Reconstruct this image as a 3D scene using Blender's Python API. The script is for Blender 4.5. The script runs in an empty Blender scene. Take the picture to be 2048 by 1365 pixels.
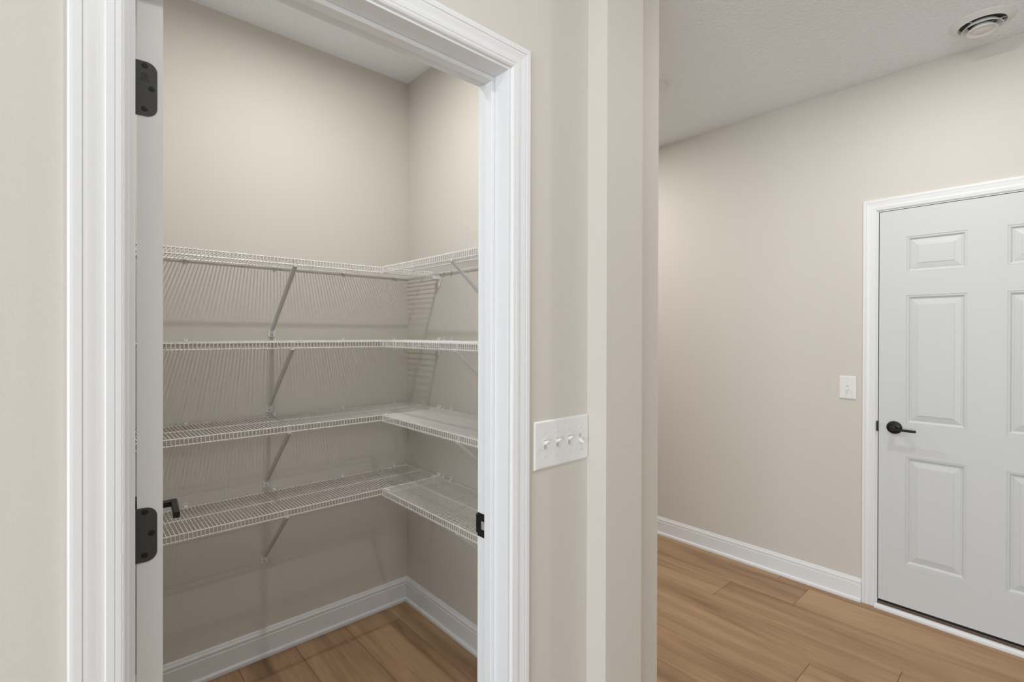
import bpy, bmesh, math, random
from mathutils import Vector, Matrix
S = bpy.context.scene
COL = S.collection
random.seed(7)
PI = math.pi
R = math.radians

# ------------------------------------------------------------------ camera
CAM_H, FPX, YAW, PITCH, ROLL, CY = 1.4118, 991.40, R(42.0187), R(-0.1664), R(0.1439), 671.587
cd = bpy.data.cameras.new('camera')
cam = bpy.data.objects.new('camera', cd); COL.objects.link(cam); S.camera = cam
cd.sensor_width = 36.0; cd.sensor_fit = 'HORIZONTAL'; cd.lens = FPX / 2048 * 36
cd.shift_y = -(682.5 - CY) / 2048; cd.clip_start = 0.02; cd.clip_end = 60
fw = Vector((math.sin(YAW), math.cos(YAW), 0)); rt = Vector((math.cos(YAW), -math.sin(YAW), 0)); up = Vector((0, 0, 1))
fw, up = fw * math.cos(PITCH) + up * math.sin(PITCH), up * math.cos(PITCH) - fw * math.sin(PITCH)
rt, up = rt * math.cos(ROLL) + up * math.sin(ROLL), up * math.cos(ROLL) - rt * math.sin(ROLL)
m = Matrix((rt, up, -fw)).transposed().to_4x4(); m.translation = (0, 0, CAM_H); cam.matrix_world = m

# ------------------------------------------------------------------ world, lamps' strengths, exposure
w = bpy.data.worlds.new('world'); S.world = w; w.use_nodes = True
w.node_tree.nodes['Background'].inputs[0].default_value = (0.82, 0.92, 1.0, 1)
w.node_tree.nodes['Background'].inputs[1].default_value = 1.0
S.view_settings.view_transform = 'Standard'; S.view_settings.look = 'None'
S.view_settings.exposure = 0.0; S.view_settings.gamma = 1.0; S.view_settings.use_curve_mapping = False
S.cycles.use_denoising = True; S.cycles.use_adaptive_sampling = True; S.cycles.adaptive_threshold = 0.035
S.cycles.max_bounces = 5; S.cycles.diffuse_bounces = 4; S.cycles.glossy_bounces = 3; S.cycles.sample_clamp_indirect = 6
L_BULB, L_HALL, L_HALL2, L_ROOM, L_ROOM2 = 10.8, 10.0, 17.5, 7.0, 9.0      # watts
L_ADDED_WINDOW, C_ADDED_WINDOW = 140.0, (0.86, 0.94, 1.0)  # area lamp of the added, unseen side window
C_BULB, C_HALL, C_ROOM = (1.0, 0.99, 0.975), (1.0, 0.98, 0.95), (1.0, 0.99, 0.98)

# ------------------------------------------------------------------ key dimensions (metres)
D, WT = 0.8949, 0.114              # face of the pantry door wall, wall thickness
DB = D + WT
JL, JR, JT = 0.0682, 0.7926, 2.050 # pantry door jamb faces, head
XL, XR, YB, XO = 0.0, 1.3543, 2.3364, 1.4566
NX0, NX1, NY = 1.0927, 1.2628, 0.8289
XM, ZC = 3.1331, 2.743
RX, RY = -3.6, -3.6                # far corner of the room behind the camera
HY0, HY1 = -1.3, 3.5               # hall extent
MY0, MY1, MZ = -0.1753, 0.6385, 2.049

# ------------------------------------------------------------------ materials
def nmat(name):
    mt = bpy.data.materials.new(name); mt.use_nodes = True
    nt = mt.node_tree; return mt, nt, nt.nodes['Principled BSDF']
def paint(name, col, rough=0.6, bump=0.0, scale=200.0, detail=2.0, var=0.0, spec=0.5, dist=0.001):
    mt, nt, b = nmat(name); N, L = nt.nodes, nt.links
    b.inputs['Base Color'].default_value = (*col, 1); b.inputs['Roughness'].default_value = rough
    b.inputs['Specular IOR Level'].default_value = spec
    geo = N.new('ShaderNodeNewGeometry')
    if bump:
        tx = N.new('ShaderNodeTexNoise'); tx.inputs['Scale'].default_value = scale; tx.inputs['Detail'].default_value = detail
        bp = N.new('ShaderNodeBump'); bp.inputs['Strength'].default_value = bump; bp.inputs['Distance'].default_value = dist
        L.new(geo.outputs['Position'], tx.inputs['Vector']); L.new(tx.outputs['Fac'], bp.inputs['Height']); L.new(bp.outputs['Normal'], b.inputs['Normal'])
    if var:
        t2 = N.new('ShaderNodeTexNoise'); t2.inputs['Scale'].default_value = scale * 0.7; t2.inputs['Detail'].default_value = 3
        mx = N.new('ShaderNodeMix'); mx.data_type = 'RGBA'
        mx.inputs['A'].default_value = (*[c * (1 - var) for c in col], 1); mx.inputs['B'].default_value = (*[min(1, c * (1 + var)) for c in col], 1)
        L.new(geo.outputs['Position'], t2.inputs['Vector']); L.new(t2.outputs['Fac'], mx.inputs['Factor']); L.new(mx.outputs['Result'], b.inputs['Base Color'])
    return mt
M = {}
M['wall'] = paint('beige_wall_paint', (0.645, 0.615, 0.565), 0.75, 0.25, 420, 2, 0.0, 0.3)
M['ceiling'] = paint('white_textured_ceiling', (0.875, 0.915, 0.96), 0.85, 1.0, 75, 2, 0.0, 0.3, 0.005)
M['trim'] = paint('white_gloss_trim', (0.795, 0.810, 0.830), 0.35)
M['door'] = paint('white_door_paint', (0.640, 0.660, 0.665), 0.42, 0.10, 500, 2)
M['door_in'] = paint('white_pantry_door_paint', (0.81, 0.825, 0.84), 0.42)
M['plastic'] = paint('white_plastic', (0.80, 0.80, 0.80), 0.3)
M['wire'] = paint('white_vinyl_coated_wire', (0.82, 0.81, 0.79), 0.35)
M['bracket'] = paint('white_enamelled_steel', (0.76, 0.75, 0.74), 0.4)
M['black'] = paint('matte_black_metal', (0.006, 0.006, 0.0065), 0.36, 0.12, 900, 2, 0.0, 0.4)
M['hinge'] = paint('satin_black_hinge', (0.038, 0.038, 0.040), 0.33, 0.1, 900, 2, 0.0, 0.6)
M['dark'] = paint('dark_screw_recess', (0.004, 0.004, 0.004), 0.6)
M['grey'] = paint('grey_screw_slot', (0.30, 0.30, 0.30), 0.5)
M['slot'] = paint('pale_slot', (0.55, 0.55, 0.55), 0.5)
M['duct'] = paint('dark_duct_inside', (0.05, 0.05, 0.05), 0.8)
M['sub'] = paint('dark_subfloor', (0.03, 0.022, 0.016), 0.9)
M['sweep_gap'] = paint('black_sweep_and_gap_shade', (0.006, 0.006, 0.006), 0.6)
M['sill'] = paint('brown_sill', (0.105, 0.068, 0.045), 0.5, 0.1, 200, 3, 0.1)
M['mortise'] = paint('bare_mortise', (0.35, 0.34, 0.32), 0.7)
M['porcelain'] = paint('white_porcelain', (0.8, 0.8, 0.78), 0.15)
def emit(name, col, s):
    mt, nt, b = nmat(name)
    b.inputs['Base Color'].default_value = (0.8, 0.8, 0.8, 1); b.inputs['Emission Color'].default_value = (*col, 1); b.inputs['Emission Strength'].default_value = s
    return mt
M['lens'] = emit('glowing_lens', (1.0, 0.97, 0.93), 12.0)
def glass():
    mt, nt, b = nmat('clear_window_glass'); b.inputs['Transmission Weight'].default_value = 1.0; b.inputs['Roughness'].default_value = 0.0; b.inputs['IOR'].default_value = 1.45
    return mt
M['glass'] = glass()
def wood():
    mt, nt, b = nmat('oak_look_plank'); N, L = nt.nodes, nt.links
    geo = N.new('ShaderNodeNewGeometry'); oi = N.new('ShaderNodeObjectInfo')
    off = N.new('ShaderNodeVectorMath'); off.operation = 'SCALE'; off.inputs[0].default_value = (37.0, 53.0, 11.0); L.new(oi.outputs['Random'], off.inputs['Scale'])
    add = N.new('ShaderNodeVectorMath'); add.operation = 'ADD'; L.new(geo.outputs['Position'], add.inputs[0]); L.new(off.outputs[0], add.inputs[1])
    def stretched(sx, sy, scale, detail, rough, distort=0.0):
        mp = N.new('ShaderNodeMapping'); mp.inputs['Scale'].default_value = (sx, sy, 1); L.new(add.outputs[0], mp.inputs['Vector'])
        t = N.new('ShaderNodeTexNoise'); t.inputs['Scale'].default_value = scale; t.inputs['Detail'].default_value = detail
        t.inputs['Roughness'].default_value = rough; t.inputs['Distortion'].default_value = distort
        L.new(mp.outputs[0], t.inputs['Vector']); return t
    a = stretched(5.5, 0.45, 2.0, 4, 0.5, 0.5)      # broad bands along the board
    g = stretched(55.0, 2.2, 3.0, 3, 0.6)           # fine grain
    r1 = N.new('ShaderNodeValToRGB'); e = r1.color_ramp.elements
    e[0].position = 0.30; e[0].color = (0.270, 0.160, 0.088, 1); e[1].position = 0.62; e[1].color = (0.455, 0.295, 0.168, 1)
    em = r1.color_ramp.elements.new(0.46); em.color = (0.385, 0.240, 0.134, 1)
    L.new(a.outputs['Fac'], r1.inputs['Fac'])
    r2 = N.new('ShaderNodeValToRGB'); e = r2.color_ramp.elements
    e[0].position = 0.35; e[0].color = (0.88, 0.88, 0.88, 1); e[1].position = 0.65; e[1].color = (1.05, 1.05, 1.05, 1); L.new(g.outputs['Fac'], r2.inputs['Fac'])
    mul = N.new('ShaderNodeMix'); mul.data_type = 'RGBA'; mul.blend_type = 'MULTIPLY'; mul.inputs['Factor'].default_value = 1
    L.new(r1.outputs[0], mul.inputs['A']); L.new(r2.outputs[0], mul.inputs['B'])
    hsv = N.new('ShaderNodeHueSaturation'); L.new(mul.outputs['Result'], hsv.inputs['Color'])
    mr = N.new('ShaderNodeMapRange'); mr.inputs['To Min'].default_value = 0.91; mr.inputs['To Max'].default_value = 1.06
    L.new(oi.outputs['Random'], mr.inputs['Value']); L.new(mr.outputs[0], hsv.inputs['Value'])
    L.new(hsv.outputs[0], b.inputs['Base Color'])
    b.inputs['Roughness'].default_value = 0.5; b.inputs['Specular IOR Level'].default_value = 0.35
    bp = N.new('ShaderNodeBump'); bp.inputs['Strength'].default_value = 0.12; bp.inputs['Distance'].default_value = 0.001
    L.new(g.outputs['Fac'], bp.inputs['Height']); L.new(bp.outputs[0], b.inputs['Normal'])
    return mt
M['wood'] = wood()

# ------------------------------------------------------------------ mesh helpers
class B:
    def __init__(s): s.v = []; s.f = []
    def add(s, vs, fs):
        o = len(s.v); s.v += [tuple(v) for v in vs]; s.f += [tuple(i + o for i in f) for f in fs]; return s
    def box(s, x0, x1, y0, y1, z0, z1):
        return s.add([(x0, y0, z0), (x1, y0, z0), (x1, y1, z0), (x0, y1, z0), (x0, y0, z1), (x1, y0, z1), (x1, y1, z1), (x0, y1, z1)],
                     [(0, 3, 2, 1), (4, 5, 6, 7), (0, 1, 5, 4), (1, 2, 6, 5), (2, 3, 7, 6), (3, 0, 4, 7)])
    def tube(s, pts, r, n=8):
        pts = [Vector(p) for p in pts]; rings = []
        for i, p in enumerate(pts):
            t = (pts[min(i + 1, len(pts) - 1)] - pts[max(i - 1, 0)]).normalized()
            a = Vector((0, 0, 1)) if abs(t.z) < 0.9 else Vector((1, 0, 0))
            if len(pts) > 2:   # keep one frame for planar paths
                nrm = (pts[1] - pts[0]).cross(pts[-1] - pts[-2])
                if nrm.length > 1e-9: a = nrm.normalized()
            u = t.cross(a).normalized(); vv = t.cross(u).normalized()
            k = 1.0
            if 0 < i < len(pts) - 1:
                c = (pts[i] - pts[i - 1]).normalized().dot(t); k = 1 / max(c, 0.5)
            rings.append([p + u * (r * k * math.cos(2 * PI * j / n)) + vv * (r * math.sin(2 * PI * j / n)) for j in range(n)])
        vs = [v for q in rings for v in q]; fs = []
        for i in range(len(rings) - 1):
            for j in range(n): fs.append((i * n + j, i * n + (j + 1) % n, (i + 1) * n + (j + 1) % n, (i + 1) * n + j))
        fs.append(tuple(range(n - 1, -1, -1))); fs.append(tuple((len(rings) - 1) * n + j for j in range(n)))
        return s.add(vs, fs)
    def lathe(s, prof, c, axis='z', n=32, close=False):
        """prof: (radius, height along axis)"""
        vs, fs = [], []; k = len(prof)
        for r, h in prof:
            for j in range(n):
                a = 2 * PI * j / n; p, q = r * math.cos(a), r * math.sin(a)
                d = {'z': (p, q, h), 'x': (h, p, q), 'y': (q, h, p)}[axis]
                vs.append((c[0] + d[0], c[1] + d[1], c[2] + d[2]))
        for i in range(k if close else k - 1):
            i2 = (i + 1) % k
            for j in range(n): fs.append((i * n + j, i * n + (j + 1) % n, i2 * n + (j + 1) % n, i2 * n + j))
        if not close:
            if prof[0][0] > 1e-6: fs.append(tuple(range(n - 1, -1, -1)))
            if prof[-1][0] > 1e-6: fs.append(tuple((k - 1) * n + j for j in range(n)))
        return s.add(vs, fs)
    def prism(s, poly, fn, h0, h1):
        """poly 2D outline; fn(a, b, h) -> 3D"""
        n = len(poly); vs = [fn(a, b, h0) for a, b in poly] + [fn(a, b, h1) for a, b in poly]
        fs = [tuple(range(n - 1, -1, -1)), tuple(range(n, 2 * n))] + [(i, (i + 1) % n, n + (i + 1) % n, n + i) for i in range(n)]
        return s.add(vs, fs)
    def strip(s, A, Bp):
        """closed profile A at one end, same profile B at the other"""
        n = len(A); fs = [tuple(range(n - 1, -1, -1)), tuple(range(n, 2 * n))] + [(i, (i + 1) % n, n + (i + 1) % n, n + i) for i in range(n)]
        return s.add(list(A) + list(Bp), fs)
def tag(o, label=None, cat=None, group=None, kind=None):
    if label: o['label'] = label
    if cat: o['category'] = cat
    if group: o['group'] = group
    if kind: o['kind'] = kind
    return o
def to_mesh(name, b, mat, origin, bevel=0.0, segs=2, smooth=False, merge=True):
    me = bpy.data.meshes.new(name)
    o = Vector(origin); me.from_pydata([tuple(Vector(v) - o) for v in b.v], [], b.f)
    bm = bmesh.new(); bm.from_mesh(me)
    if merge: bmesh.ops.remove_doubles(bm, verts=bm.verts, dist=1e-6)
    bmesh.ops.recalc_face_normals(bm, faces=bm.faces)
    if bevel:
        es = [e for e in bm.edges if len(e.link_faces) == 2 and e.calc_face_angle(0) > 0.6]
        bmesh.ops.bevel(bm, geom=es, offset=bevel, segments=segs, affect='EDGES', profile=0.5, clamp_overlap=True)
    bm.to_mesh(me); bm.free()
    me.materials.append(M[mat])
    if smooth:
        me.polygons.foreach_set('use_smooth', [True] * len(me.polygons))
        try: me.set_sharp_from_angle(angle=R(35))
        except Exception: pass
    return me
def worldloc(o):
    p = Vector((0, 0, 0))
    while o is not None: p += Vector(o.location); o = o.parent
    return p
def obj(name, b, mat, parent=None, bevel=0.0, segs=2, smooth=False, merge=True, origin=None, local=False):
    """b in world coordinates (or, local=True, in the parent's own frame)"""
    if origin is None:
        lo = [min(v[i] for v in b.v) for i in range(3)]; hi = [max(v[i] for v in b.v) for i in range(3)]
        origin = ((lo[0] + hi[0]) / 2, (lo[1] + hi[1]) / 2, lo[2])
    me = to_mesh(name, b, mat, origin, bevel, segs, smooth, merge)
    o = bpy.data.objects.new(name, me); COL.objects.link(o)
    if parent: o.parent = parent
    o.location = Vector(origin) - (worldloc(parent) if (parent and not local) else Vector((0, 0, 0)))
    return o
def empty(name, loc, label=None, cat=None, group=None, kind=None, rz=0.0, parent=None):
    o = bpy.data.objects.new(name, None); COL.objects.link(o); o.empty_display_size = 0.1
    if parent: o.parent = parent
    o.location = loc; o.rotation_euler = (0, 0, rz); return tag(o, label, cat, group, kind)
def inst(name, me, parent, loc):
    o = bpy.data.objects.new(name, me); COL.objects.link(o); o.parent = parent; o.location = loc; return o
def arc(cx, cy, r, a0, a1, n): return [(cx + r * math.cos(a0 + (a1 - a0) * i / n), cy + r * math.sin(a0 + (a1 - a0) * i / n)) for i in range(n + 1)]

# ================================================================== SETTING
def wall(name, b, label): return tag(obj(name, b, 'wall', merge=False), label, 'wall', kind='structure')
E = 0.0
RO = 0.018   # jamb thickness
b = B().box(RX, JL - RO, D, DB, 0, ZC).box(JR + RO, XO, D, DB, 0, ZC).box(JL - RO, JR + RO, D, DB, JT + RO, ZC)
wall('wall_front', b, 'beige painted wall around the pantry doorway')
b = B().box(NX0, NX1, NY, D, 0, ZC).box(NX0, NX1, RY, -1.20, 0, ZC)
wall('wall_opening', b, 'beige wall stub at the side of the wide opening to the hall')
wall('wall_pantry_back', B().box(XL - WT, XO, YB, YB + WT, 0, ZC), 'beige wall behind the long pantry shelves')
wall('wall_pantry_right', B().box(XR, XO, DB, YB, 0, ZC).box(XO - WT, XO, YB + WT, HY1, 0, ZC), 'beige wall carrying the short pantry shelves on the right')
wall('wall_pantry_left', B().box(XL - WT, XL, DB, YB, 0, ZC), 'beige pantry wall hidden behind the open door')
b = B().box(XM, XM + WT, HY0, MY0 - RO, 0, ZC).box(XM, XM + WT, MY1 + RO, HY1, 0, ZC).box(XM, XM + WT, MY0 - RO, MY1 + RO, MZ + RO, ZC)
wall('wall_hall_right', b, 'beige hall wall with the white six panel door')
wall('wall_hall_end', B().box(XO - WT, XM + WT, HY1, HY1 + WT, 0, ZC), 'beige wall closing the far end of the hall')
wall('wall_hall_near', B().box(NX1, XM + WT, HY0 - WT, HY0, 0, ZC), 'beige wall closing the near end of the hall')
def window(name, label, axis, c, a0, a1, z0, z1):
    """framed window added for fill light, in the wall plane axis=c, a0..a1 wide"""
    P = (lambda a, t, z: (a, c - t, z)) if axis == 'y' else (lambda a, t, z: (c - t, a, z))
    def bx(A0, A1, T0, T1, Z0, Z1):
        p, q = P(A0, T0, Z0), P(A1, T1, Z1); return B().box(min(p[0], q[0]), max(p[0], q[0]), min(p[1], q[1]), max(p[1], q[1]), Z0, Z1)
    wn = empty(name, P((a0 + a1) / 2, 0, z0), label, 'window', kind='structure')
    for i in range(4):
        aa = a0 + (a1 - a0 - .05) * i / 3; obj('mullion', bx(aa, aa + .05, .03, .08, z0, z1), 'trim', wn)
    for zz in (z0, z1 - .05): obj('rail', bx(a0, a1, .03, .08, zz, zz + .05), 'trim', wn)
    for i in range(3):
        aa = a0 + (a1 - a0 - .05) * i / 3; obj('pane', bx(aa + .05, aa + (a1 - a0 - .05) / 3, .053, .057, z0 + .05, z1 - .05), 'glass', wn)
    # area lamp added in the frame to brighten the room and hall
    pl = bpy.data.lights.new('added_daylight', 'AREA'); pl.shape = 'RECTANGLE'; pl.size = a1 - a0 - .1; pl.size_y = z1 - z0 - .1
    pl.energy = L_ADDED_WINDOW; pl.color = C_ADDED_WINDOW
    po = bpy.data.objects.new('added_daylight', pl); COL.objects.link(po); po.parent = wn
    po.location = Vector(P((a0 + a1) / 2, .02, (z0 + z1) / 2)) - Vector(wn.location)
    po.rotation_euler = (PI / 2, 0, 0) if axis == 'y' else (PI / 2, 0, -PI / 2)
WY0, WY1, WZ0, WZ1 = -3.1, 0.3, 0.10, 2.30       # unseen window added for light in the wall left of the camera
wall('wall_room_rear', B().box(RX - WT, NX1, RY - WT, RY, 0, ZC), 'beige rear wall of the room behind the camera')
wall('wall_room_left', B().box(RX - WT, RX, RY, WY0, 0, ZC).box(RX - WT, RX, WY1, D, 0, ZC).box(RX - WT, RX, WY0, WY1, 0, WZ0).box(RX - WT, RX, WY0, WY1, WZ1, ZC), 'beige side wall with a wide added window left of the camera')
window('added_window_1', 'wide white framed window added for light in the left side wall', 'x', RX, WY0, WY1, WZ0, WZ1)
tag(obj('ceiling', B().box(RX - WT, XM + WT, RY - WT, HY1 + WT, ZC, ZC + 0.06), 'ceiling'), 'white textured ceiling over hall and pantry', 'ceiling', kind='structure')

# floor: plank by plank
fl = tag(obj('floor', B().box(RX - WT, XM + 0.02, RY - WT, HY1 + WT, -0.03, -0.0085), 'sub'), 'warm brown wood plank floor', 'floor', kind='structure')
PW, X0 = 0.2295, 1.228
known = {6: 1.263, 7: 0.937, 5: 0.444, 4: 0.721, 0: 0.25, -1: 0.10, -2: 0.05, -3: 0.15, -4: 0.02, 1: 0.2}
PLEN = 1.2
b = B().box(-PW / 2 + 0.0006, PW / 2 - 0.0006, -PLEN / 2 + 0.0006, PLEN / 2 - 0.0006, -0.008, 0)
plank_me = to_mesh('plank', b, 'wood', (0, 0, 0), 0.0014, 1)
k0, k1 = math.floor((RX - X0) / PW), math.ceil((XM - X0) / PW)
for k in range(k0, k1):
    xa, xb = X0 + k * PW, X0 + (k + 1) * PW
    j = known.get(k, (k * 0.437) % PLEN)
    n0 = math.floor((RY - j) / PLEN)
    y = j + n0 * PLEN
    while y < HY1 + WT:
        # outside the rooms nothing is laid
        inroom = (xb < NX1 + 0.1 and y < D + 0.05) or (xb > XL - 0.2 and xa < XO and y + PLEN > 0.5 and y < YB + 0.1) or (xb > 1.0 and y + PLEN > HY0)
        if inroom:
            if xb > XM + 0.012:
                bb = B().box(xa + 0.0006, XM + 0.012, y + 0.0006, y + PLEN - 0.0006, -0.008, 0); obj('plank', bb, 'wood', fl, 0.0012, 1)
            else: inst('plank', plank_me, fl, Vector(((xa + xb) / 2, y + PLEN / 2, 0)) - worldloc(fl))
        y += PLEN

# ------------------------------------------------------------------ casings (w from the inner edge, t off the wall), unit width
CP = [(0, 0), (0, .0045), (.030, .0062), (.058, .0068), (.066, .0060), (.078, .0070), (.180, .0076), (.192, .0068), (.204, .0080), (.350, .0086),
      (.362, .0074), (.385, .0070), (.44, .0070), (.52, .0076), (.60, .0085), (.66, .0091), (.735, .0093), (.747, .0084), (.762, .0101), (.90, .0106), (.96, .0103), (.992, .0088), (1, .0065), (1, 0)]
def casing(parent, P, side, inner, zin, wl, wr, wh, y0, y1, z0):
    """P(a, t, z): a along the wall; legs at a=y0 (inner edge, going -) and a=y1 (going +)"""
    lo = [P(y0 - w_ * wl, t, z0) for w_, t in CP]; hi = [P(y0 - w_ * wl, t, zin + w_ * wh) for w_, t in CP]
    obj('casing', B().strip(lo, hi), 'trim', parent)
    lo2 = [P(y1 + w_ * wr, t, z0) for w_, t in CP]; hi2 = [P(y1 + w_ * wr, t, zin + w_ * wh) for w_, t in CP]
    obj('casing', B().strip(lo2, hi2), 'trim', parent)
    obj('casing', B().strip(hi, hi2), 'trim', parent)

t1 = empty('trim_1', (0.434, D, 0), 'white moulded casing and jamb around the pantry doorway', 'door frame', kind='structure')
casing(t1, lambda a, t, z: (a, D - t, z), 0, 0, 2.0570, 0.0619, 0.0580, 0.0578, 0.0635, 0.8016, 0.0)
JY0, JY1 = D - 0.0004, DB + 0.002
for x0, x1 in ((JL - RO, JL), (JR, JR + RO)): obj('jamb', B().box(x0, x1, JY0, JY1, 0, JT + RO), 'trim', t1, 0.0008, 1)
obj('jamb', B().box(JL, JR, JY0, JY1, JT, JT + RO), 'trim', t1, 0.0008, 1)
SY0, SY1, ST = 0.9440, 0.9710, 0.011
obj('stop', B().box(JL, JL + ST, SY0, SY1, 0, JT - ST), 'trim', t1, 0.002, 2)
obj('stop', B().box(JR - ST, JR, SY0, SY1, 0, JT - ST), 'trim', t1, 0.002, 2)
obj('stop', B().box(JL, JR, SY0, SY1, JT - ST, JT), 'trim', t1, 0.002, 2)
# pantry-side casing
casing(t1, lambda a, t, z: (a, DB + t, z), 0, 0, 2.0570, 0.058, 0.0580, 0.0578, 0.0635, 0.8016, 0.0)
# strike plate with its curved lip
zc, hh = 0.9215, 0.030
sp = B()
yy0, yy1 = 0.9735, 1.0090
hy0, hy1, hz = 0.978, 0.9955, 0.011
T = 0.0016
sp.box(JR - T, JR + .0004, hy1, yy1, zc - hh, zc + hh); sp.box(JR - T, JR + .0004, yy0, hy0, zc - hh, zc + hh)
sp.box(JR - T, JR + .0004, hy0, hy1, zc + hz, zc + hh); sp.box(JR - T, JR + .0004, hy0, hy1, zc - hh, zc - hz)
lip = [(JR - T, yy1), (JR - T - .0003, yy1 + .004), (JR + .0005, yy1 + .0095), (JR + .0045, yy1 + .0125), (JR + .0055, yy1 + .0110), (JR + .002, yy1 + .008), (JR + .0008, yy1 + .004), (JR + .0004, yy1)]
sp.prism(lip, lambda a, c, h: (a, c, h), zc - hh * .78, zc + hh * .78)
st = tag(obj('strike_plate', sp, 'black', t1), 'black latch strike plate on the right jamb')
obj('mortise', B().box(JR - .0003, JR - .0001, hy0, hy1, zc - hz, zc + hz), 'mortise', st)
for s in (-1, 1): obj('screw', B().lathe([(0.0, -.0008), (.0026, -.0006), (.0034, 0), (.0034, .0006)], (JR - T, 0.9865, zc + s * 0.021), 'x', 14), 'dark', st)

t2 = empty('trim_2', (XM, 0.23, 0), 'white moulded casing and jamb around the six panel hall door', 'door frame', kind='structure')
casing(t2, lambda a, t, z: (XM - t, a, z), 0, 0, 2.0555, 0.058, 0.0580, 0.0588, MY0 - 0.009, 0.6476, 0.0)
for y0, y1 in ((MY0 - RO, MY0), (MY1, MY1 + RO)): obj('jamb', B().box(XM - .0004, XM + WT, y0, y1, 0, MZ + RO), 'trim', t2, 0.0008, 1)
obj('jamb', B().box(XM - .0004, XM + WT, MY0, MY1, MZ, MZ + RO), 'trim', t2, 0.0008, 1)
obj('stop', B().box(XM + .046, XM + .075, MY1 - .012, MY1, 0.036, MZ - .012), 'trim', t2)
obj('stop', B().box(XM + .046, XM + .075, MY0, MY0 + .012, 0.036, MZ - .012), 'trim', t2)
obj('stop', B().box(XM + .046, XM + .075, MY0, MY1, MZ - .012, MZ), 'trim', t2)
for s in (MY1 - .0021, MY0 + .0003): obj('gap_shade_strip', B().box(XM + .003, XM + .045, s, s + .0018, 0.05, MZ - .013), 'sweep_gap', t2)  # black strips put the shade of the door gap into colour
obj('gap_shade_strip', B().box(XM + .003, XM + .045, MY0 + .003, MY1 - .003, MZ - .0021, MZ - .0003), 'sweep_gap', t2)
sk = tag(obj('strike_plate', B().prism([(XM + .004, MY1), (XM + .004, MY1 - .0014), (XM - .003, MY1 - .0014), (XM - .0075, MY1 + .001), (XM - .009, MY1 + .0052), (XM - .0078, MY1 + .0056), (XM - .006, MY1 + .0022), (XM - .002, MY1)],
      lambda a, c, h: (a, c, h), .9145, .9665), 'black', t2), 'black strike plate lip at the door edge')
tag(obj('trim_3', B().prism([(XM - .0215, 0), (XM - .0215, .008)] + arc(XM - .0215 + .0145, .0075, .0145, PI, PI / 2, 6)[1:] + [(XM - .002, .022), (XM - .002, 0)], lambda a, c, h: (a, h, c), MY0 - .01, 0.6476), 'trim', smooth=True),
    'cream quarter round moulding along the foot of the hall door', 'moulding', kind='structure')
tag(obj('trim_4', B().box(XM - .002, XM + WT, MY0, MY1, -.008, .024).prism([(XM - .002, .024), (XM - .002, .0315), (XM + .001, .0340), (XM + WT, .0340), (XM + WT, .024)], lambda a, c, h: (a, h, c), MY0, MY1), 'sill'),
    'dark brown threshold under the white hall door', 'threshold', kind='structure')

# ------------------------------------------------------------------ baseboards
BP = [(0, 0), (.0125, 0), (.0125, .088), (.0108, .091), (.0108, .094), (.0118, .097), (.0118, .104), (.0095, .108), (.0078, .1085), (.0070, .112), (.0058, .117), (.004, .1197), (0, .1197)]
SH = [(.0125, 0), (.0225, 0), (.0225, .007)] + arc(.0125, .007, .0115, 0, PI / 2, 5)[1:]
SH = [(min(a, .0225), c) for a, c in SH]
def base(name, P, label, m0=0, m1=0, a0=0, a1=1):
    """P(a, t, z); mitre m0/m1: inside corner pulls the end in by t"""
    r = empty(name, P((a0 + a1) / 2, 0, 0), label, 'baseboard', kind='structure')
    for nm, pr in (('board', BP), ('shoe_moulding', SH)):
        obj(nm, B().strip([P(a0 + m0 * t, t, z) for t, z in pr], [P(a1 - m1 * t, t, z) for t, z in pr]), 'trim', r, smooth=(nm == 'shoe_moulding'))
    return r
base('baseboard_pantry_back', lambda a, t, z: (a, YB - t, z), 'white baseboard under the long back shelves of the pantry', 1, 1, XL, XR)
base('baseboard_pantry_right', lambda a, t, z: (XR - t, a, z), 'white baseboard on the short right wall of the pantry', 1, 1, DB, YB)
base('baseboard_pantry_left', lambda a, t, z: (XL + t, a, z), 'white baseboard behind the open pantry door', 0, 1, DB, YB)
base('baseboard_hall_right', lambda a, t, z: (XM - t, a, z), 'white baseboard on the hall wall beside the six panel door', 0, 0, 0.7058, HY1)
base('baseboard_hall_near', lambda a, t, z: (XM - t, a, z), 'white baseboard past the hinge side of the hall door', 0, 0, HY0, MY0 - .0675)
base('baseboard_pantry_outer', lambda a, t, z: (XO + t, a, z), 'white baseboard on the hall side of the pantry wall', 0, 0, D, HY1)
base('baseboard_front', lambda a, t, z: (a, D - t, z), 'white baseboard between pantry casing and wall stub', 0, 1, 0.8600, NX0)
base('baseboard_front_left', lambda a, t, z: (a, D - t, z), 'white baseboard left of the pantry casing', 0, 0, RX, 0.001)
base('baseboard_opening', lambda a, t, z: (NX0 - t, a, z), 'white baseboard on the narrow side of the wall stub', 0, 1, NY, D)

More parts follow.
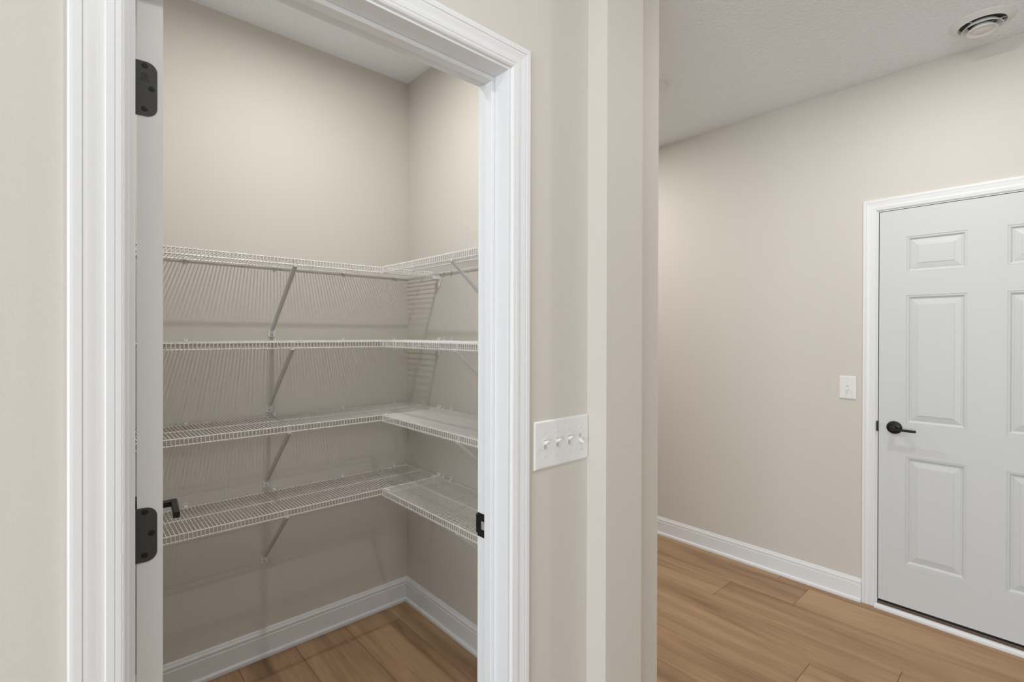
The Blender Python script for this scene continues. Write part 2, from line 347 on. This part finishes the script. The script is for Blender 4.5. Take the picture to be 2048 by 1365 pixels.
# ================================================================== DOORS (local frame: x along the door from its edge, y into the door from the seen face, z up)
def panel_mesh(wd, ht, th):
    """moulded raised panel filling a hole wd x ht, both faces, y from 0 to th"""
    steps = [(0, 0), (.0006, .0026), (.0022, .0027), (.0045, .0017), (.0080, .0022), (.0110, .0042), (.0138, .0078), (.0155, .0094), (.0200, .0096), (.0212, .0080), (.0222, .0078), (.0450, .0028), (.0458, .0014), (.0465, .0012)]
    b = B(); rings = []
    for face in (0, 1):
        base_i = len(b.v); vs, fs = [], []
        for i_, d in steps:
            y = d if face == 0 else th - d
            vs += [(i_, y, i_), (wd - i_, y, i_), (wd - i_, y, ht - i_), (i_, y, ht - i_)]
        for k in range(len(steps) - 1):
            for j in range(4): fs.append((k * 4 + j, k * 4 + (j + 1) % 4, k * 4 + 4 + (j + 1) % 4, k * 4 + 4 + j))
        k = len(steps) - 1; fs.append((k * 4, k * 4 + 1, k * 4 + 2, k * 4 + 3)); b.add(vs, fs); rings.append(base_i)
    a, c = rings
    b.f += [(a + j, a + (j + 1) % 4, c + (j + 1) % 4, c + j) for j in range(4)]
    return b
def six_panel(parent, W, H, th, cols, rows, mat='door'):
    """cols: [(x0,x1),(x0,x1)], rows: [(z0,z1)...] from bottom to top"""
    b = B(); xs = [0] + [x for c in cols for x in c] + [W]; zs = [0] + [z for r_ in rows for z in r_] + [H]
    holes = {(1 + 2 * i, 1 + 2 * j) for i in range(len(cols)) for j in range(len(rows))}
    for face in (0, 1):
        y = 0 if face == 0 else th
        for i in range(len(xs) - 1):
            for j in range(len(zs) - 1):
                if (i, j) in holes: continue
                b.add([(xs[i], y, zs[j]), (xs[i + 1], y, zs[j]), (xs[i + 1], y, zs[j + 1]), (xs[i], y, zs[j + 1])], [(0, 1, 2, 3)])
    def edge(p, q): b.add([(p[0], 0, p[1]), (q[0], 0, q[1]), (q[0], th, q[1]), (p[0], th, p[1])], [(0, 1, 2, 3)])
    for i in range(len(xs) - 1): edge((xs[i], 0), (xs[i + 1], 0)); edge((xs[i], H), (xs[i + 1], H))
    for j in range(len(zs) - 1): edge((0, zs[j]), (0, zs[j + 1])); edge((W, zs[j]), (W, zs[j + 1]))
    for (x0, x1) in cols:
        for (z0, z1) in rows:
            edge((x0, z0), (x1, z0)); edge((x0, z1), (x1, z1)); edge((x0, z0), (x0, z1)); edge((x1, z0), (x1, z1))
    obj('slab', b, mat, parent, local=True)
    for (x0, x1) in cols:
        for (z0, z1) in rows:
            pm = panel_mesh(x1 - x0, z1 - z0, th); pb = B(); pb.add([(v[0] + x0, v[1], v[2] + z0) for v in pm.v], pm.f)
            obj('panel', pb, mat, parent, local=True)
def rbox(b, x0, x1, y0, y1, z0, z1): return b.box(x0, x1, y0, y1, z0, z1)

# hall door: closed, face on the wall plane; local x runs towards -Y, local y into +X
d2 = empty('door_2', (XM, 0.6350, 0.046), 'white six panel door with black lever in the hall', 'door', kind='structure', rz=-PI / 2)
DW, DH = 0.6356 + 0.1723, 2.000
cx = [(0.6356 - 0.5247, 0.6356 - 0.298), (0.6356 - 0.1653, 0.6356 + 0.0614)]
rz_ = [(0.2603 - .046, 0.8011 - .046), (0.9676 - .046, 1.6103 - .046), (1.7252 - .046, 1.9048 - .046)]
d2f = d2
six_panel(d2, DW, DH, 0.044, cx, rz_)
# rz = -90 deg: local (x,y) -> world (y, -x): local +x = world -Y, local +y = world +X
obj('door_sweep', B().box(.002, DW - .002, .006, .040, -.0115, -.0002), 'sweep_gap', d2, local=True)
hz_, hx_ = 0.9416 - .046, 0.6356 - 0.5704
h = tag(obj('lever_handle', B().lathe([(0.0325, 0), (0.0325, -.003), (.0315, -.006), (.027, -.0095), (.0145, -.0105), (.0125, -.012), (.0125, -.030), (.0115, -.046), (.0095, -.050), (0, -.0505)], (hx_, 0, hz_), 'y', 40), 'black', d2, local=True, smooth=True), 'matte black round rose and neck')
lv = B().box(hx_ - .010, hx_ + .093, -.0495, -.0395, hz_ - .0105, hz_ + .0015)
me = to_mesh('lever', lv, 'black', (hx_, 0, hz_), .0022, 2); o_ = bpy.data.objects.new('lever', me); COL.objects.link(o_); o_.parent = h; o_.location = Vector((hx_, 0, hz_)) - Vector(h.location)
# far side rose and lever
h3 = obj('lever_handle', B().lathe([(0.0325, .044), (0.0325, .047), (.027, .0535), (.0125, .056), (.0115, .09), (0, .0945)], (hx_, 0, hz_), 'y', 24), 'black', d2, local=True, smooth=True)

# pantry door: open 85 degrees, hinge edge towards the room
OA = R(5.0)
CXD, CYD = 0.1219, 1.0118                       # right-hand corner of the hinge edge
d1 = empty('door_1', (CXD, CYD, 0.012), 'open white pantry door seen along its hinge edge', 'door', kind='structure', rz=PI / 2 - OA)
# local x along the door (into the pantry), local y = towards world -X (left); seen right face at y=0
PWD, PHD, PTH = 0.711, 2.030, 0.035
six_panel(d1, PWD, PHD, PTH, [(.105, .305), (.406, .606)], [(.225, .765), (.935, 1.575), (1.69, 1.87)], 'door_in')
def d1l(x, y, z): return (x, y, z)
HZ = [1.8150 - .012, 1.0782 - .012, 0.285 - .012]
for i, zc in enumerate(HZ):
    # leaf let into the hinge edge (plane x=0), from the barrel at y~.045 to y~.0072
    y_out, y_in, hh, rr = 0.0078, 0.0405, 0.0448, 0.0155
    poly = [(y_in, zc - hh)] + [(y_out + rr + rr * math.cos(a), zc - hh + rr + rr * math.sin(a)) for a in [1.5 * PI - PI / 2 * k / 8 for k in range(9)]] \
         + [(y_out + rr + rr * math.cos(a), zc + hh - rr + rr * math.sin(a)) for a in [PI - PI / 2 * k / 8 for k in range(9)]] + [(y_in, zc + hh)]
    hg = obj('hinge', B().prism(poly, lambda a, c, t: (t, a, c), -.0014, .0012), 'hinge', d1, local=True, origin=(0, .025, zc))
    tag(hg, 'black hinge leaf with rounded corners')
    def sub(nm, bb, mat, **k):
        o = obj(nm, bb, mat, None, origin=(0, .025, zc), **k); o.parent = hg; o.location = (0, 0, 0); return o
    sub('barrel', B().lathe([(0, -hh), (.0056, -hh), (.0056, -hh * .62), (.0052, -hh * .62 + .0003), (.0056, -hh * .62 + .0006), (.0056, -hh * .2), (.0052, -hh * .2 + .0003), (.0056, -hh * .2 + .0006), (.0056, hh * .2), (.0052, hh * .2 + .0003), (.0056, hh * .2 + .0006), (.0056, hh * .62), (.0052, hh * .62 + .0003), (.0056, hh * .62 + .0006), (.0056, hh), (.004, hh + .003), (0, hh + .0032)], (0.0006, y_in + .0035, zc), 'z', 18), 'hinge', smooth=True)
    for (sy, sz) in ((.0247, .0376), (.0155, .0014), (.0250, -.0334)):
        sub('screw', B().lathe([(0, -.0017), (.0040, -.0017), (.0047, -.0015), (.0047, .001)], (0, sy, zc + sz), 'x', 20), 'black')
        sub('screw_slot', B().box(-.00195, -.0016, sy - .0028, sy + .0028, zc + sz - .0006, zc + sz + .0006).box(-.00195, -.0016, sy - .0006, sy + .0006, zc + sz - .0028, zc + sz + .0028), 'dark')
    if i == 0:
        sub('emblem', B().lathe([(.0042, -.0014), (.0050, -.0014), (.0050, -.0017), (.0042, -.0017)], (0, .0250, zc + .0205), 'x', 24, close=True)
            .lathe([(.0012, -.0014), (.0021, -.0014), (.0021, -.0016), (.0012, -.0016)], (0, .0250, zc + .0205), 'x', 12, close=True)
            .box(-.0016, -.0014, .0232, .0236, zc + .0180, zc + .0228), 'dark')
        tc = bpy.data.curves.new('lettering', 'FONT'); tc.body = 'PNUL UX'; tc.size = .0036; tc.align_x = 'CENTER'; tc.align_y = 'CENTER'; tc.extrude = .00012
        to = bpy.data.objects.new('tmp_text', tc); COL.objects.link(to); bpy.context.view_layer.update()
        tm = bpy.data.meshes.new_from_object(to.evaluated_get(bpy.context.evaluated_depsgraph_get())); bpy.data.objects.remove(to)
        for v in tm.vertices: v.co = Vector((-.00152 - v.co.z, -v.co.x * 1.0, v.co.y))
        tm.materials.clear(); tm.materials.append(M['dark'])
        lo = bpy.data.objects.new('lettering', tm); COL.objects.link(lo); lo.parent = hg; lo.location = (0, 0, .0132)
# lever sets on both faces (square neck and flat bar pointing back to the hinge side)
lx, lz = 0.663, 0.9360 - .012
for side in (0, 1):
    sgn = -1 if side == 0 else 1; y0 = 0 if side == 0 else PTH
    h = tag(obj('lever_handle', B().lathe([(0.0325, y0), (0.0325, y0 + sgn * .004), (.030, y0 + sgn * .008), (.013, y0 + sgn * .0095), (0, y0 + sgn * .0097)], (lx, 0, lz), 'y', 32), 'black', d1, local=True, smooth=True), 'matte black lever set')
    lv = B(); ya, yb, yc = sorted((y0 + sgn * .008, y0 + sgn * .053))[0], sorted((y0 + sgn * .008, y0 + sgn * .053))[1], 0
    lv.box(lx - .010, lx + .010, ya, yb, lz - .008, lz + .008)
    ya2, yb2 = sorted((y0 + sgn * .0395, y0 + sgn * .0545))
    lv2 = B().box(lx - .118, lx + .0105, ya2, yb2, lz - .0085, lz + .0085)
    for nm, q in (('neck', lv), ('lever', lv2)):
        o_ = bpy.data.objects.new(nm, to_mesh(nm, q, 'black', (lx, y0, lz), .0015, 1)); COL.objects.link(o_); o_.parent = h; o_.location = Vector((lx, y0, lz)) - Vector(h.location)
obj('latch_plate', B().box(PWD - .0008, PWD + .0012, .006, .029, lz - .028, lz + .028), 'black', d1, local=True)

# ================================================================== WIRE SHELVES
LV = [(1.7100, 'top'), (1.3800, 'second from the top'), (1.0505, 'third from the top'), (0.7200, 'bottom')]
YF, XF, LIP = 2.0310, 1.0460, 0.0270
WR, RR = 0.00138, 0.0026
Yb, Ym = YB - 0.0075, 2.1857
b = B().tube([(0, Yb + .003, 0), (0, YF + .004, 0), (0, YF + .0012, -.0012), (0, YF, -.004), (0, YF, -LIP - .003)], WR, 6)
wire_b = to_mesh('wire', b, 'wire', (0, 0, 0), smooth=True)
Xb, Xm = XR - 0.0075, 1.2005
b = B().tube([(Xb + .003, 0, 0), (XF + .004, 0, 0), (XF + .0012, 0, -.0012), (XF, 0, -.004), (XF, 0, -LIP - .003)], WR, 6)
wire_r = to_mesh('wire', b, 'wire', (0, 0, 0), smooth=True)
XA, XZ = XL + 0.006, XR - 0.004
YA, YZ = DB + 0.012, YF - 0.0075
def rod_mesh(length, axis):
    e_ = Vector((1, 0, 0)) if axis == 'x' else Vector((0, 1, 0))
    return to_mesh('rod', B().tube([-e_ * length / 2, e_ * length / 2], RR, 8), 'wire', (0, 0, 0), smooth=True)
rodx, rody = rod_mesh(XZ - XA, 'x'), rod_mesh(YZ - YA, 'y')
# wall clip: plastic tab with a hook round the back rod; origin at the rod against the wall; faces -Y
def clip_b():
    b = B()
    pts = [(-.0062, .0045), (.0062, .0045), (.0062, .0138)] + [(.0062 * math.cos(a), .0138 + .0046 * math.sin(a)) for a in [PI * k / 8 for k in range(1, 8)]] + [(-.0062, .0138)]
    b.prism(pts, lambda a, c, h: (a, h, c), -.0035, 0)
    hook = [(-.0005, .0050), (-.0036, .0050), (-.0125, .0042), (-.0130, -.0040), (-.0095, -.0062), (-.0015, -.0058), (-.0005, -.0030), (-.0030, -.0036), (-.0088, -.0038), (-.0106, -.0026), (-.0104, .0022), (-.0034, .0030)]
    b.prism(hook, lambda a, c, h: (h, a, c), -.0062, .0062)
    return b
clip_me = to_mesh('wall_clip', clip_b(), 'plastic', (0, 0, 0))
def rotm(me, rz):
    m2 = me.copy(); m2.transform(Matrix.Rotation(rz, 4, 'Z')); return m2
clip_r = rotm(clip_me, -PI / 2)     # faces -X
pin_me = to_mesh('clip_pin', B().lathe([(0, -.0046), (.0022, -.0044), (.0026, -.0036), (.0026, -.002)], (0, 0, .0135), 'y', 12), 'grey', (0, 0, 0))
pin_r = rotm(pin_me, -PI / 2)
# brace: folded steel strip from the front lip down to a foot on the wall; origin on the wall at deck height, faces -Y
BL = 0.300
def brace_b():
    b = B(); yf = -(YB - YF) + .004
    p0, p1 = Vector((0, yf, -LIP - .001)), Vector((0, -.0045, -BL + .0165))
    d = (p1 - p0).normalized(); n_ = Vector((0, d.z, -d.y)); wv = Vector((1, 0, 0))
    prof = [(-.0085, 0), (-.0085, .0065), (-.0070, .0065), (-.0070, .0014), (.0070, .0014), (.0070, .0065), (.0085, .0065), (.0085, 0)]
    for s_, e_, k0_, k1_ in ((0, .93, 1, .95), (.93, 1.0, .95, .8)):
        A = [p0 + (p1 - p0) * s_ + wv * (a * k0_) + n_ * c for a, c in prof]; Bq = [p0 + (p1 - p0) * e_ + wv * (a * k1_) + n_ * c for a, c in prof]
        b.strip(A, Bq)
    # hook over the lip rods
    b.prism([(yf - .0050, -LIP - .006), (yf + .006, -LIP - .006), (yf + .006, .001), (yf + .0045, .001), (yf + .0045, -LIP + .001), (yf - .0035, -LIP + .001), (yf - .0035, -LIP + .006), (yf - .0050, -LIP + .006)], lambda a, c, h: (h, a, c), -.0060, .0060)
    return b
def foot_b():
    pts = [(-.0138, -.0115), (-.0122, -.0132), (.0122, -.0132), (.0138, -.0115), (.0138, .0165), (.0100, .0190), (-.0100, .0190), (-.0138, .0165)]
    b = B().prism(pts, lambda a, c, h: (a, h, c - BL), -.0040, 0)
    return b
brace_me, foot_me = to_mesh('brace', brace_b(), 'bracket', (0, 0, 0)), to_mesh('brace_foot', foot_b(), 'plastic', (0, 0, 0), .0006, 1)
bscr_me = to_mesh('screw', B().lathe([(0, -.0062), (.0022, -.0060), (.0028, -.0048), (.0028, -.0036)], (0, 0, -BL - .004), 'y', 12), 'grey', (0, 0, 0))
brace_r, foot_r, bscr_r = rotm(brace_me, -PI / 2), rotm(foot_me, -PI / 2), rotm(bscr_me, -PI / 2)
# end bracket that carries the front right corner of the long shelf on the right wall
def endbr_b():
    b = B()
    b.prism([(-.018, -.008), (.012, -.008), (.012, .013), (.0, .013), (-.006, .0135), (-.018, .0135)], lambda a, c, h: (-h, a, c), 0, .0035)
    b.prism([(-.018, -.034), (.012, -.034), (.010, -.072), (-.004, -.072)], lambda a, c, h: (-h, a, c), 0, .0050)
    b.box(-.040, -.0, -.0075, .0105, -.0335, .0032)
    b.box(-.042, -.040, -.0060, .0090, -.031, .0015)
    return b
endbr_me = to_mesh('end_bracket', endbr_b(), 'plastic', (0, 0, 0), .0008, 1)
escr_me = to_mesh('screw', B().lathe([(0, -.0062), (.0024, -.006), (.003, -.0048)], (0, .003, -.064), 'x', 12), 'grey', (0, 0, 0))
footx = [0.676, 0.666, 0.654, 0.6465]
bry = [1.4960, 1.4750, 1.4600, 1.4600]
for i, (z, nm) in enumerate(LV):
    r = empty('wire_shelf', ((XA + XZ) / 2, YB, z), 'long white wire shelf on the pantry back wall, ' + nm, 'wire shelf', 'long shelves on the pantry back wall')
    base_l = Vector(r.location)
    k = 0; x = 0.2539 - 0.0127 * 19
    while x < XZ - .002:
        if x > XA + .001: inst('wire', wire_b, r, Vector((x, 0, z)) - Vector((base_l.x, base_l.y, base_l.z)))
        x += 0.0127
    for yy, zz in ((Yb, z - WR - RR + .0004), (Ym, z - WR - RR + .0004), (YF + .0045, z - WR - RR + .0004), (YF + WR + RR - .0003, z - LIP + .001)):
        inst('rod', rodx, r, (0, yy - base_l.y, zz - base_l.z))
    for cx_ in (0.0480, 0.3555, 0.6870, 0.9992, 1.2760):
        c = inst('wall_clip', clip_me, r, (cx_ - base_l.x, 0, -.0028)); inst('clip_pin', pin_me, c, (0, 0, 0))
    br = inst('brace', brace_me, r, (footx[i] - base_l.x, 0, 0)); inst('brace_foot', foot_me, br, (0, 0, 0)); inst('screw', bscr_me, br, (0, 0, 0))
    eb = inst('end_bracket', endbr_me, r, (XR - base_l.x, YF + .002 - base_l.y, 0)); inst('screw', escr_me, eb, (0, 0, 0))
for i, (z, nm) in enumerate(LV):
    r = empty('wire_shelf', (XR, (YA + YZ) / 2, z), 'short white wire shelf on the pantry right wall, ' + nm, 'wire shelf', 'short shelves on the pantry right wall')
    bl = Vector(r.location); y = YZ - .003
    while y > YA + .001:
        inst('wire', wire_r, r, Vector((0, y, z)) - bl); y -= 0.0127
    for xx, zz in ((Xb, z - WR - RR + .0004), (Xm, z - WR - RR + .0004), (XF + .0045, z - WR - RR + .0004), (XF + WR + RR - .0003, z - LIP + .001)):
        inst('rod', rody, r, (xx - bl.x, 0, zz - bl.z))
    for cy_ in (1.9915, 1.9285, 1.56, 1.12):
        c = inst('wall_clip', clip_r, r, (0, cy_ - bl.y, -.0028)); inst('clip_pin', pin_r, c, (0, 0, 0))
    br = inst('brace', brace_r, r, (0, bry[i] - bl.y, 0)); inst('brace_foot', foot_r, br, (0, 0, 0)); inst('screw', bscr_r, br, (0, 0, 0))
    # joiner clip at the end of this shelf, against the long one
    cb = B().box(XF + .006, XF + .022, YZ - .012, YZ, z + .0016, z + .0040)
    cb.box(XF + .006, XF + .022, YZ - .003, YZ, z - .0085, z + .0040)
    cb.box(XF + .006, XF + .020, YZ - .050, YZ - .012, z + .0016, z + .0034).box(XF + .009, XF + .017, YZ - .049, YZ - .045, z - .0040, z + .0034)
    obj('corner_joiner', cb, 'plastic', r, .0006, 1)

# ================================================================== SWITCHES
def toggle_local(upw):
    """toggle lever profile in (out, z): out = distance off the plate"""
    s = 1 if upw else -1
    return [(0, s * -.0005), (.0145, s * .0075), (.0155, s * .0100), (.0150, s * .0128), (.0030, s * .0110), (0, s * .0105)]
def switch(name, P, a_list, a0, a1, z0, z1, ups, label):
    """P(a, out, z) -> world"""
    root = empty(name, P((a0 + a1) / 2, 0, z0), label, 'light switch')
    zc = (z0 + z1) / 2; b = B(); n = 4
    o1, o2, o3 = .0025, .0048, .0055
    rings = [(0, 0), (o1, 0), (o2, .0022), (o3, .0050)]
    vs, fs = [], []
    for o_, in_ in rings: vs += [P(a0 + in_, o_, z0 + in_), P(a1 - in_, o_, z0 + in_), P(a1 - in_, o_, z1 - in_), P(a0 + in_, o_, z1 - in_)]
    for k in range(3):
        for j in range(4): fs.append((k * 4 + j, k * 4 + (j + 1) % 4, k * 4 + 4 + (j + 1) % 4, k * 4 + 4 + j))
    fs.append((12, 13, 14, 15)); fs.append((3, 2, 1, 0)); b.add(vs, fs)
    obj('plate', b, 'plastic', root)
    for a, upw in zip(a_list, ups):
        fr = B()
        for (p, q, r_, s_) in ((-.0062, -.0052, -.0125, .0125), (.0052, .0062, -.0125, .0125), (-.0052, .0052, -.0125, -.0117), (-.0052, .0052, .0117, .0125)):
            fr.add([P(a + p, .0054, zc + r_), P(a + q, .0054, zc + r_), P(a + q, .0054, zc + s_), P(a + p, .0054, zc + s_), P(a + p, .0062, zc + r_), P(a + q, .0062, zc + r_), P(a + q, .0062, zc + s_), P(a + p, .0062, zc + s_)],
                   [(0, 3, 2, 1), (4, 5, 6, 7), (0, 1, 5, 4), (1, 2, 6, 5), (2, 3, 7, 6), (3, 0, 4, 7)])
        t = obj('toggle', B().prism([(.0053 + o, zz) for o, zz in toggle_local(upw)], lambda o, zz, h: P(a + h, o, zc + zz), -.0038, .0038), 'plastic', root, .0008, 2)
        obj('slot_rim', fr, 'plastic', t)
        s = -1 if upw else 1
        sl = B(); z_a, z_b = sorted((s * .0015, s * .0112))
        sl.add([P(a - .0048, .00555, zc + z_a), P(a + .0048, .00555, zc + z_a), P(a + .0048, .00555, zc + z_b), P(a - .0048, .00555, zc + z_b), P(a - .0048, .0058, zc + z_a), P(a + .0048, .0058, zc + z_a), P(a + .0048, .0058, zc + z_b), P(a - .0048, .0058, zc + z_b)],
               [(0, 3, 2, 1), (4, 5, 6, 7), (0, 1, 5, 4), (1, 2, 6, 5), (2, 3, 7, 6), (3, 0, 4, 7)])
        obj('slot', sl, 'slot', t)
        g0, g1 = sorted((-s * .0106, -s * .0117))
        gp = B().add([P(a - .0045, .0056, zc + g0), P(a + .0045, .0056, zc + g0), P(a + .0045, .0056, zc + g1), P(a - .0045, .0056, zc + g1), P(a - .0045, .0060, zc + g0), P(a + .0045, .0060, zc + g0), P(a + .0045, .0060, zc + g1), P(a - .0045, .0060, zc + g1)],
               [(0, 3, 2, 1), (4, 5, 6, 7), (0, 1, 5, 4), (1, 2, 6, 5), (2, 3, 7, 6), (3, 0, 4, 7)])
        obj('slot_gap', gp, 'dark', t)
        for sz in (-.0302, .0302):
            ring = [(.0030 * math.cos(q * PI / 6), .0030 * math.sin(q * PI / 6)) for q in range(12)]
            sc = obj('screw', B().prism(ring, lambda p, q, h: P(a + p, h, zc + sz + q), .0050, .0063), 'plastic', root)
            obj('screw_slot', B().prism([(-.0005, -.0026), (.0005, -.0026), (.0005, .0026), (-.0005, .0026)], lambda p, q, h: P(a + p, h, zc + sz + q), .0062, .00645), 'grey', sc)
    return root
switch('switch_plate', lambda a, o, z: (a, D - o, z), [0.9170, 0.9636, 1.0092, 1.0552], 0.8800, 1.0920, 1.0651, 1.1885, [True, True, True, False],
       'white four gang toggle switch plate beside the pantry casing')
switch('switch_plate', lambda a, o, z: (XM - o, a, z), [0.7725], 0.7340, 0.8110, 1.0678, 1.1900, [False],
       'white single toggle switch plate beside the hall door')

# ================================================================== CEILING FITTINGS
VX, VY = 2.888, 0.232
v = empty('ceiling_diffuser', (VX, VY, ZC), 'round white ceiling air diffuser with nested rings near the hall door', 'air vent')
obj('flange', B().lathe([(.106, 0), (.1055, -.003), (.101, -.0055), (.088, -.010), (.080, -.0150), (.0775, -.0155), (.076, -.012), (.074, 0)], (VX, VY, ZC), 'z', 64, close=True), 'plastic', v, smooth=True)
obj('duct', B().lathe([(.0745, -.0015), (.02, -.0012), (0, -.0012)], (VX, VY, ZC), 'z', 48), 'duct', v)
obj('cone_ring', B().lathe([(.048, -.008), (.0655, -.0260), (.0670, -.0295), (.0645, -.0295), (.0465, -.010)], (VX, VY, ZC), 'z', 64, close=True), 'plastic', v, smooth=True)
obj('centre_dish', B().lathe([(0, -.012), (.030, -.015), (.0500, -.0375), (.0520, -.0420), (.0500, -.0425), (.039, -.0365), (.036, -.0330), (.0345, -.0330), (.033, -.0350), (.030, -.0372), (0, -.0382)], (VX, VY, ZC), 'z', 64), 'plastic', v, smooth=True)
for k in range(3):
    a = k * 2 * PI / 3 + .5; ca, sa = math.cos(a), math.sin(a)
    obj('spoke', B().tube([(VX + .022 * ca, VY + .022 * sa, ZC - .0115), (VX + .0755 * ca, VY + .0755 * sa, ZC - .0115)], .0016, 6), 'plastic', v)
DX, DY = 2.345, 1.466
s_ = empty('smoke_detector', (DX, DY, ZC), 'white round smoke detector on the hall ceiling, half hidden by the wall corner', 'smoke detector')
obj('base_ring', B().lathe([(0, 0), (.070, 0), (.070, -.009), (.067, -.010), (0, -.010)], (DX, DY, ZC), 'z', 48), 'plastic', s_, smooth=True)
obj('dome', B().lathe([(.064, -.010), (.064, -.014), (.058, -.020), (.045, -.024), (0, -.025)], (DX, DY, ZC), 'z', 48), 'plastic', s_, smooth=True)
def disc_lamp(parent, x, y, z, r_, power, col):
    la = bpy.data.lights.new('lamp', 'AREA'); la.shape = 'DISK'; la.size = 2 * r_; la.energy = power; la.color = col
    o = bpy.data.objects.new('lamp', la); COL.objects.link(o); o.parent = parent; o.location = Vector((x, y, z)) - worldloc(parent)
def can(x, y, power, col, label):
    r = empty('ceiling_light', (x, y, ZC), label, 'ceiling light', 'flush round ceiling lights')
    obj('trim_ring', B().lathe([(.090, 0), (.0895, -.003), (.084, -.006), (.074, -.006), (.0725, -.004), (.0725, 0)], (x, y, ZC), 'z', 48, close=True), 'plastic', r, smooth=True)
    obj('lens', B().lathe([(0, -.0045), (.072, -.0045), (.072, -.0005), (0, -.0005)], (x, y, ZC), 'z', 24), 'lens', r)
    disc_lamp(r, x, y, ZC - .0065, .036, power, col)
can(2.30, 0.30, L_HALL, C_HALL, 'lit flush round light over the hall, nearest the door')
can(2.30, 2.30, L_HALL2, C_HALL, 'lit flush round light over the far end of the hall')
for x, y, pw, tx in ((0.42, 0.02, L_ROOM, 'nearest the pantry door'), (-1.9, -1.6, L_ROOM2, 'nearest the side window')):
    can(x, y, pw, C_ROOM, 'lit flush round light in the room behind the camera, ' + tx)
LX, LY = 0.680, 1.600
r = empty('puck_light', (LX, LY, ZC), 'lit small round surface light on the pantry ceiling', 'ceiling light')
obj('housing', B().lathe([(0, 0), (.066, 0), (.066, -.024), (.060, -.032), (.052, -.034), (0, -.030)], (LX, LY, ZC), 'z', 40), 'plastic', r, smooth=True)
obj('lens', B().lathe([(0, -.0355), (.051, -.0355), (.051, -.0342), (0, -.0342)], (LX, LY, ZC), 'z', 24), 'lens', r)
disc_lamp(r, LX, LY, ZC - .0375, .030, L_BULB, C_BULB)
